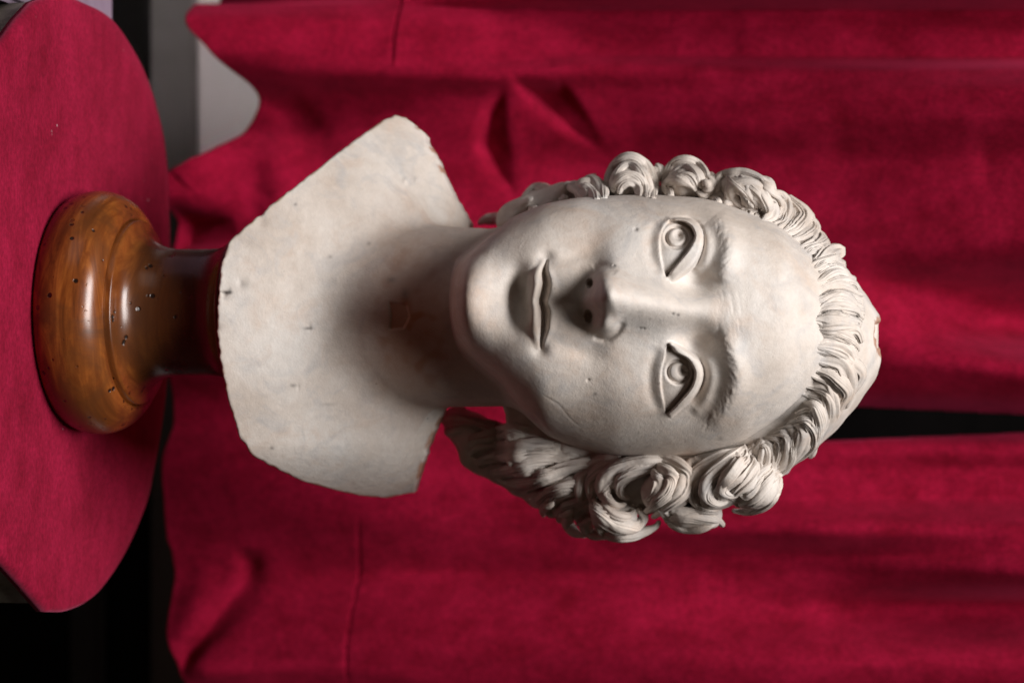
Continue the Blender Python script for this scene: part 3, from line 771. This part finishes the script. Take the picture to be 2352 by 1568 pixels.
LK([(1196, 1366, 4), (1224, 1398, 6), (1228, 1444, 6), (1212, 1500, 6), (1194, 1516, 4)], 18, 16, 4, .8)
LK([(1036, 1700, 4), (1060, 1642, 8), (1090, 1602, 10), (1130, 1590, 10), (1162, 1610, 10), (1172, 1652, 8)], 22, 17, 5, .9, depth=.28)
LK([(1028, 1718, 4), (1062, 1672, 10), (1096, 1634, 14), (1134, 1622, 14), (1156, 1644, 12), (1152, 1674, 8)], 21, 16, 5, .8, depth=.28)
LK([(1022, 1738, 4), (1060, 1706, 10), (1096, 1672, 14), (1126, 1660, 15), (1138, 1680, 12), (1130, 1704, 8)], 19, 15, 4, .7, depth=.28)
LK([(1010, 1756, 2), (1050, 1736, 8), (1086, 1712, 12), (1112, 1698, 12), (1118, 1716, 8)], 18, 14, 4, .7, depth=.28)
LK([(1052, 1604, 2), (1076, 1580, 8), (1112, 1572, 10), (1150, 1576, 8)], 17, 15, 4, .5)
LK([(1076, 1770, 2), (1112, 1762, 10), (1146, 1736, 10), (1156, 1700, 8), (1140, 1676, 4)], 19, 15, 5, .8, depth=.28); LK([(1092, 1752, 6), (1120, 1736, 14), (1138, 1712, 12), (1128, 1692, 8)], 16, 13, 4, .8, depth=.28)
LK([(1086, 1786, 0), (1122, 1782, 4), (1156, 1756, 5), (1174, 1716, 5), (1172, 1680, 2)], 18, 15, 5, .8, depth=.28)
LK([(1090, 1780, 2), (1124, 1770, 6), (1150, 1746, 8), (1160, 1710, 6)], 18, 15, 4, .6)
LK([(1164, 1516, 4), (1184, 1552, 8), (1186, 1600, 8), (1194, 1646, 6), (1208, 1662, 4)], 21, 17, 5, .7)
LK([(1190, 1530, 2), (1210, 1570, 5), (1208, 1620, 5), (1194, 1652, 4)], 17, 15, 4, .6); LK([(1170, 1540, 10), (1176, 1580, 14), (1172, 1620, 12), (1180, 1650, 6)], 15, 12, 3, .6)
LK([(1176, 1340, 0), (1208, 1346, 4), (1228, 1364, 4), (1234, 1394, 2)], 17, 15, 4, .6); LK([(1164, 1308, 0), (1198, 1304, 3), (1220, 1318, 3), (1232, 1346, 2)], 17, 14, 4, .6)
LK([(1130, 1380, 0), (1156, 1326, 4), (1176, 1286, 4), (1200, 1286, 2)], 22, 18, 5, .6); LK([(1150, 1360, 6), (1178, 1330, 10), (1204, 1330, 6)], 16, 14, 4, .6)
for pts, w_ in [([(1092, 1400, 0), (1108, 1330, 5), (1136, 1268, 5), (1158, 1240, 2)], 20), ([(1060, 1390, -8), (1078, 1320, 4), (1098, 1240, 6), (1118, 1186, 2)], 19), ([(1110, 1380, 4), (1134, 1310, 8), (1160, 1262, 4)], 15),
                ([(1052, 1340, -6), (1060, 1250, 6), (1074, 1170, 8), (1092, 1128, 2)], 20), ([(1040, 1300, -8), (1040, 1220, 4), (1052, 1140, 8), (1066, 1092, 2)], 20), ([(1022, 1270, -10), (1018, 1190, 2), (1034, 1116, 6), (1048, 1082, 2)], 19),
                ([(1084, 1280, 8), (1094, 1220, 12), (1104, 1160, 10), (1090, 1124, 4)], 17), ([(1002, 1240, -10), (994, 1160, 0), (1006, 1098, 2), (1022, 1078, 0)], 20), ([(984, 1160, -8), (968, 1090, 0), (966, 1038, 0), (974, 1020, -4)], 18), ([(1000, 1140, 2), (988, 1086, 6), (992, 1040, 4), (998, 1030, 0)], 15)]:
    lock(pts, w_ * 1.15, w_ * .8, 5, 1.2, depth=.5, tip=.85, root=.5, wave=7)
# the smaller curls that break the outline
for cx, cz, r, a0, sw in [(1178, 1262, 19, 40, 280)]:
    curl(cx, cz, r, a0, sw, 2, 4)
print('hair', round(time.time() - T0, 1))

# ------------------------------------------------------------------ turned wooden socle
def lathe(name, prof, mat, parent, seg=128):
    pr = np.array(prof, float) * PX; n = len(pr)
    a = np.linspace(0, 2 * np.pi, seg, endpoint=False)
    V = np.stack([np.outer(pr[:, 0], np.cos(a)), np.outer(pr[:, 0], np.sin(a)), np.repeat(pr[:, 1][:, None], seg, 1)], 2).reshape(-1, 3)
    F = []
    for i in range(n - 1):
        j = np.arange(seg); k = (j + 1) % seg
        F.append(np.stack([i * seg + j, i * seg + k, (i + 1) * seg + k, (i + 1) * seg + j], 1))
    o = mesh_obj(name, V, np.vstack(F), mat); o.parent = parent
    return o
socle = empty('wooden_socle', (foot[0], foot[1], TABLE_Z + 0.0012), 'glossy turned brown wooden stand with round bulging foot under the bust', 'stand')
tor = [(2, 0.5), (238, 0.5)] + [(205 + 80 * math.cos(t), 60 + 92 * math.sin(t)) for t in np.linspace(-0.70, 1.24, 28)] + [(228, 149), (222, 149), (217, 146), (214, 138), (214, 128)]
lathe('bulging_foot', [(2, 0.6), (262, 0.6)] + tor[2:], WOOD, socle)
lathe('stem', [(215, 130), (215, 158), (213.5, 161.5), (209, 163)] + [(147 + 60 * (1 - math.sin(t)), 164 + 96 * (1 - math.cos(t))) for t in np.linspace(0.02, 1.57, 20)]
      + [(147, 290), (147, 330), (149, 355), (156, 374), (170, 388), (176, 396), (176, 402), (2, 402)], WOOD, socle)
# ------------------------------------------------------------------ pedestal and its velvet cover
TP = [(1277, 0), (1344, 61), (1405, 113), (1401, 165), (1366, 226), (1274, 290), (1167, 336), (1091, 354), (980, 374), (850, 388), (700, 395), (560, 393), (459, 390), (381, 387), (293, 375), (188, 346), (111, 310), (38, 258), (0, 187)]
TW = np.array([on_plane(X, Z, TABLE_Z)[:2] for X, Z in TP])
xr, yr = TW[2]; x0c = foot[0]
left = np.array([(2 * x0c - x, y) for x, y in TW[:5]])[::-1]
fr_ = np.array([(TW[0][0] - 0.07, TW[0][1] - 0.07)]); fl_ = np.array([(2 * x0c - fr_[0][0], fr_[0][1])])
lx = np.array([on_plane(X, Z, TABLE_Z)[:2] for X, Z in [(-16, 140), (6, 88), (44, 53), (117, 0)]])
ring = np.vstack([fr_, TW[:2], catmull(TW[2:], 90), lx, [(lx[-1][0] + 0.07, lx[-1][1] - 0.07)]])
def dense(R, per=10):
    out = []
    for i in range(len(R)):
        a, b = R[i], R[(i + 1) % len(R)]
        for t in np.linspace(0, 1, per, endpoint=False): out.append(a * (1 - t) + b * t)
    return np.array(out)
ringd = dense(ring, 2); cen = ringd.mean(0)
# soften the arc but keep the front corners
def slab(name, R, z0, z1, mat, parent=None, rnd=0.003, sag=0.0):
    n = len(R); c = R.mean(0); rows = []
    rows.append((R, z0))
    rows.append((R, z1 - rnd)); rows.append((c + (R - c) * (1 - rnd * 0.4 / 0.15), z1 - rnd * 0.3)); rows.append((c + (R - c) * (1 - rnd / 0.15), z1))
    for s in (0.9, 0.75, 0.6, 0.45, 0.3, 0.15, 0.02): rows.append((c + (R - c) * s, z1))
    V = np.vstack([np.hstack([p, np.full((n, 1), z)]) for p, z in rows]); F = []
    for i in range(len(rows) - 1):
        j = np.arange(n); k = (j + 1) % n
        F.append(np.stack([i * n + j, i * n + k, (i + 1) * n + k, (i + 1) * n + j], 1))
    V = np.vstack([V, np.append(c, z1)[None], np.append(c, z0)[None]])
    tc = len(V) - 2; j = np.arange(0, n, 2); b0 = (len(rows) - 1) * n
    F.append(np.stack([np.full(len(j), tc), b0 + j, b0 + j + 1, b0 + (j + 2) % n], 1))
    F.append(np.stack([np.full(len(j), tc + 1), (j + 2) % n, j + 1, j], 1))
    o = mesh_obj(name, V, np.vstack(F), mat, None, True); o.parent = parent
    return o
cloth = slab('velvet_cloth', ringd, TABLE_Z - 0.008, TABLE_Z, VELVET_T)
cloth['label'] = 'flat crimson velvet covering the pedestal top under the wooden stand'; cloth['category'] = 'cloth'
ped = empty('pedestal', (0, 0, 0), 'grey brown stone pedestal below the crimson velvet cloth', 'pedestal')
Rin = cen + (ringd - cen) * 0.975
slab('pedestal_top', Rin, TABLE_Z - 0.058, TABLE_Z - 0.0085, STONE, ped)
slab('pedestal_shaft', cen + (ringd - cen) * 0.62, 0.0, TABLE_Z - 0.0582, STONE, ped)

def box(name, lo, hi, mat, parent=None, bev=0.0):
    bm = bmesh.new(); bmesh.ops.create_cube(bm, size=1)
    for v in bm.verts:
        v.co = Vector([(lo[k] + hi[k]) / 2 + v.co[k] * (hi[k] - lo[k]) for k in range(3)])
    if bev: bmesh.ops.bevel(bm, geom=bm.edges[:], offset=bev, segments=2, affect='EDGES')
    me = bpy.data.meshes.new(name); bm.to_mesh(me); bm.free(); me.materials.append(mat)
    o = bpy.data.objects.new(name, me); COL.objects.link(o); o.parent = parent
    return o
p = on_plane(11, 40, TABLE_Z - 0.03)
o = box('marble_block', (p[0] - 0.30, p[1] - 0.10, 0.0), (p[0], p[1] + 0.16, TABLE_Z - 0.03), LILAC, None, 0.003)
o['label'] = 'pale lilac marble block just showing beside the pedestal corner'; o['category'] = 'block'
# ------------------------------------------------------------------ curtain
YC = 0.30                                           # metres behind the bust
CV = Canvas(-330, 1900, 330, 2560)
def cs(pts, a, s, n=30, taper=True): CV.stroke(pts, a, s, n, taper)
def band(profile):                                  # slow folds that hang straight
    xs, hs = zip(*profile); CV.H += np.interp(CV.X, xs, hs)
band([(-330, 0), (-150, 60), (-40, -120), (5, 0), (60, 120), (130, 150), (178, 120), (200, 40), (250, -20), (330, -40), (470, -40), (560, 10), (640, 110), (730, 150), (830, 60), (905, -40), (985, -60), (1040, 60), (1110, 90), (1190, 60),
      (1320, -110), (1410, 10), (1490, 60), (1560, 10), (1600, -60), (1640, -30), (1740, 40), (1900, 0)])
CV.H = gblur(CV.H * 0.75, 16)
# upper middle: ridge running down to the head, deep dark fold beside it
cs([(735, 1990), (775, 2130), (825, 2300), (875, 2520)], [30, 60, 80, 90], 34, taper=False)
cs([(640, 1980), (650, 2200), (660, 2540)], [30, 30, 30], 50, taper=False)
cs([(950, 1600), (945, 1800), (955, 2560)], [-40, -170, -190], [20, 26, 28], taper=False)
cs([(1000, 1800), (998, 2560)], [-60, -80], [14, 16], taper=False)
# left: hem fold and the two dark creases
cs([(176, 560), (180, 900), (186, 1250), (170, 1330), (165, 1700)], [26, 30, 34, 22, 8], 16)
def facet(poly, d, A, bl):
    m = CV.poly(poly); q = np.array(poly, float) @ np.array(d, float); v = CV.X * d[0] + CV.Z * d[1]
    CV.H += gblur(np.where(m, -A * np.clip((q.max() - v) / (q.max() - q.min()), 0, 1), 0), bl)
facet([(196, 1300), (190, 1190), (240, 1235), (300, 1300), (345, 1392), (280, 1360)], (0, 1), 85, 7)
facet([(200, 1165), (250, 1120), (330, 1095), (400, 1125), (455, 1180), (400, 1180), (320, 1165)], (0, 1), 75, 8)
facet([(190, 560), (230, 585), (420, 760), (330, 760), (210, 680)], (0.5, 0.8), 34, 16)
cs([(330, 470), (380, 470), (420, 430)], [-10, 24, 20], 26)
cs([(300, 600), (360, 620), (440, 640), (500, 600)], [6, 30, 32, 10], 34)
facet([(480, 395), (500, 520), (560, 560), (590, 400)], (0, 1), 120, 12)
# right: pinched corner at the hem
facet([(1268, 540), (1275, 588), (1390, 592), (1470, 500), (1535, 425), (1495, 418), (1420, 480), (1350, 540)], (0.35, 0.9), 58, 12)
cs([(1290, 470), (1380, 450), (1470, 430)], [6, 20, 10], 24)
cs([(1540, 430), (1530, 700), (1545, 1000)], [30, 14, 6], 14)
HS = CV.H.copy(); CV.H[:] = 0
for k in range(46):
    x, z = rng.uniform(-200, 1800), rng.uniform(400, 2400); l = rng.uniform(80, 420)
    cs([(x, z), (x + rng.normal(0, 30), z + l * .5), (x + rng.normal(0, 50), z + l)], rng.normal(0, 5), rng.uniform(24, 60), 10)
CV.H = HS + gblur(CV.H, 12)
cs([(-200, 925), (60, 928), (165, 922)], -9, 2.2); cs([(-200, 931), (60, 934), (165, 928)], 7, 2.6)
cs([(1180, 835), (1320, 815), (1568, 800)], -5, 2.4)
SL = np.zeros_like(CV.H)
def tilt(x0, x1, z0, z1, sl, sx=35, sz=70, skew=0.0):
    xx = CV.X - skew * (CV.Z - z0)
    SL[:] += sl * sstep(x0 - sx, x0 + sx, xx) * (1 - sstep(x1 - sx, x1 + sx, xx)) * sstep(z0 - sz, z0 + sz, CV.Z) * (1 - sstep(z1 - sz, z1 + sz, CV.Z))
tilt(610, 770, 1930, 2360, 0.85, 50, 90, 0.22); tilt(190, 590, 1380, 1800, -0.26, 60, 150); tilt(190, 600, 1880, 2600, -0.30, 60, 120); tilt(800, 930, 1930, 2600, -0.22, 40, 80, .06)
tilt(310, 480, 400, 600, 0.6, 40, 45); tilt(1255, 1345, 1850, 2600, -0.40, 50, 150); tilt(1370, 1480, 1350, 2300, 0.20, 50, 150); tilt(40, 160, 480, 1150, 0.14, 30, 80); tilt(40, 160, 1250, 2200, 0.10, 30, 80); tilt(-60, 12, 300, 2600, -0.4, 12, 50)
tilt(1040, 1190, 1750, 2200, 0.16, 40, 90); tilt(1180, 1240, 1300, 1900, -0.2, 40, 80); tilt(330, 560, 1050, 1350, 0.16, 50, 60); tilt(1050, 1250, 900, 1300, 0.14, 60, 80); tilt(1100, 1240, 420, 800, -0.15, 60, 80); tilt(200, 330, 640, 1050, -0.22, 50, 60)
cz_ = gblur(rng.normal(0, 1, (282, 282)), 5.5); cz_ /= cz_.std()
low = Canvas(0, 282, 0, 282); SL += 0.032 * low.sample(cz_, (CV.X - CV.x0) / 8, (CV.Z - CV.z0) / 8)
mott = gblur(rng.normal(0, 1, CV.H.shape), 11); CV.H += 0.3 * mott / mott.std()
CV.H -= np.cumsum(SL, 0) - np.cumsum(SL, 0)[int(900 - CV.z0)] 
CV.H += 0.6 * gblur(rng.normal(0, 10, CV.H.shape), 9)
hx_ = [-330, -60, 0, 40, 80, 130, 190, 212, 235, 310, 370, 405, 425, 700, 1000, 1240, 1262, 1450, 1520, 1568, 1660, 1900]
hz_ = [455, 452, 456, 461, 470, 520, 584, 586, 578, 540, 458, 398, 394, 394, 389, 379, 388, 393, 412, 432, 450, 450]
nx_, nz_ = 560, 520
V = []
xs = np.linspace(-330, 1895, nx_); zb = np.interp(xs, hx_, hz_)
k9 = np.exp(-0.5 * (np.arange(-4, 5) / 1.6) ** 2); k9 /= k9.sum(); zb = np.convolve(np.pad(zb, 4, 'edge'), k9, 'valid')
tv = np.linspace(0, 1, nz_) ** 1.05
XX = np.repeat(xs[None], nz_, 0); ZZ = zb[None] + (2555 - zb[None]) * tv[:, None]
def gap_edges(Zq):
    return (np.interp(Zq, [0, 1780, 1800, 2352, 2560], [980, 980, 924, 950, 954]), np.interp(Zq, [0, 1780, 1800, 2352, 2560], [980, 980, 1024, 1004, 998]))
for e in (0, 1):                                     # run one grid column along each edge of the gap
    for i in range(nz_):
        g = gap_edges(ZZ[i])[e]; jj = int(np.argmin(np.abs(XX[i] - g)))
        if ZZ[i, jj] > 1600: XX[i, jj] = g[jj]
HH = CV.sample(CV.H.astype(np.float32), XX, ZZ)
rr = F_[None, None] + R_[None, None] * ((XX - 784) / DIST)[..., None] + U_[None, None] * ((ZZ - 1176) / DIST)[..., None]
tt = (YC - CAMW[1]) / rr[..., 1]
PT = CAMW + rr * tt[..., None]
PT[..., 1] -= HH * PX * 1.0
V = PT.reshape(-1, 3); ii = np.arange(nz_ - 1)[:, None] * nx_ + np.arange(nx_ - 1)[None]
Fq = np.stack([ii, ii + 1, ii + 1 + nx_, ii + nx_], 2).reshape(-1, 4)
XF, ZF = XX.reshape(-1)[Fq].mean(1), ZZ.reshape(-1)[Fq].mean(1)
EL, ER = gap_edges(ZF)
for sel, lab in ((XF < EL, 'crimson velvet curtain half with a lifted hem that bares the pale grey wall'),
                 (XF >= ER, 'crimson velvet curtain half behind the long curls, pinched into a crease at its hem')):
    f = Fq[sel]; u, inv = np.unique(f, return_inverse=True)
    c = mesh_obj('velvet_curtain', V[u], inv.reshape(f.shape), VELVET_C)
    so = c.modifiers.new('thickness', 'SOLIDIFY'); so.thickness = 0.0025; so.offset = 1
    c['label'] = lab; c['category'] = 'curtain'; c['group'] = 'curtain halves behind the bust'

# ------------------------------------------------------------------ wall, board, floor
YW = 0.55
zw1 = at_world(300, 441, YW - 0.02)[2]; zw0 = at_world(300, 344, YW - 0.02)[2]
o = box('wall', (-2.5, YW, -0.05), (2.5, YW + 0.2, 2.8), PLASTER); o['kind'] = 'structure'
o = box('dado_board', (-2.5, YW - 0.02, zw0), (2.5, YW - 0.002, zw1), BOARD, None, 0.002); o['kind'] = 'structure'
o = box('panelling', (-2.5, YW - 0.035, 0.0), (2.5, YW - 0.0025, zw0 - 0.001), DARK, None, 0.002); o['kind'] = 'structure'
BLACK = plain_mat('gap_black', (0.0018, 0.0014, 0.0014), (0.0034, 0.0026, 0.0026), 20, 0.8)  # near-black colour standing in for the dark of the curtain gap
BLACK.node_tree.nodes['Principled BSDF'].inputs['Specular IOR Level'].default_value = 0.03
z1, z2 = at_world(1450, 160, YW - 0.05)[2], at_world(1450, 236, YW - 0.05)[2]
GREYB = plain_mat('dull_grey_paint', (0.055, 0.050, 0.054), (0.075, 0.070, 0.075), 14, 0.6)
o = box('panel_moulding', (-2.5, YW - 0.055, z1), (2.5, YW - 0.0355, z2), GREYB, None, 0.006); o['kind'] = 'structure'
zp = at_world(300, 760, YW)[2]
o = box('black_gap_backing', (-2.5, YW - 0.012, zp), (2.5, YW - 0.001, 2.8), BLACK, None, 0.002); o['kind'] = 'structure'  # black sheet added behind the curtains so the gap reads dark
o = box('floor', (-2.5, -3.0, -0.2), (2.5, YW, -0.0005), DARK); o['kind'] = 'structure'
print('done', round(time.time() - T0, 1))
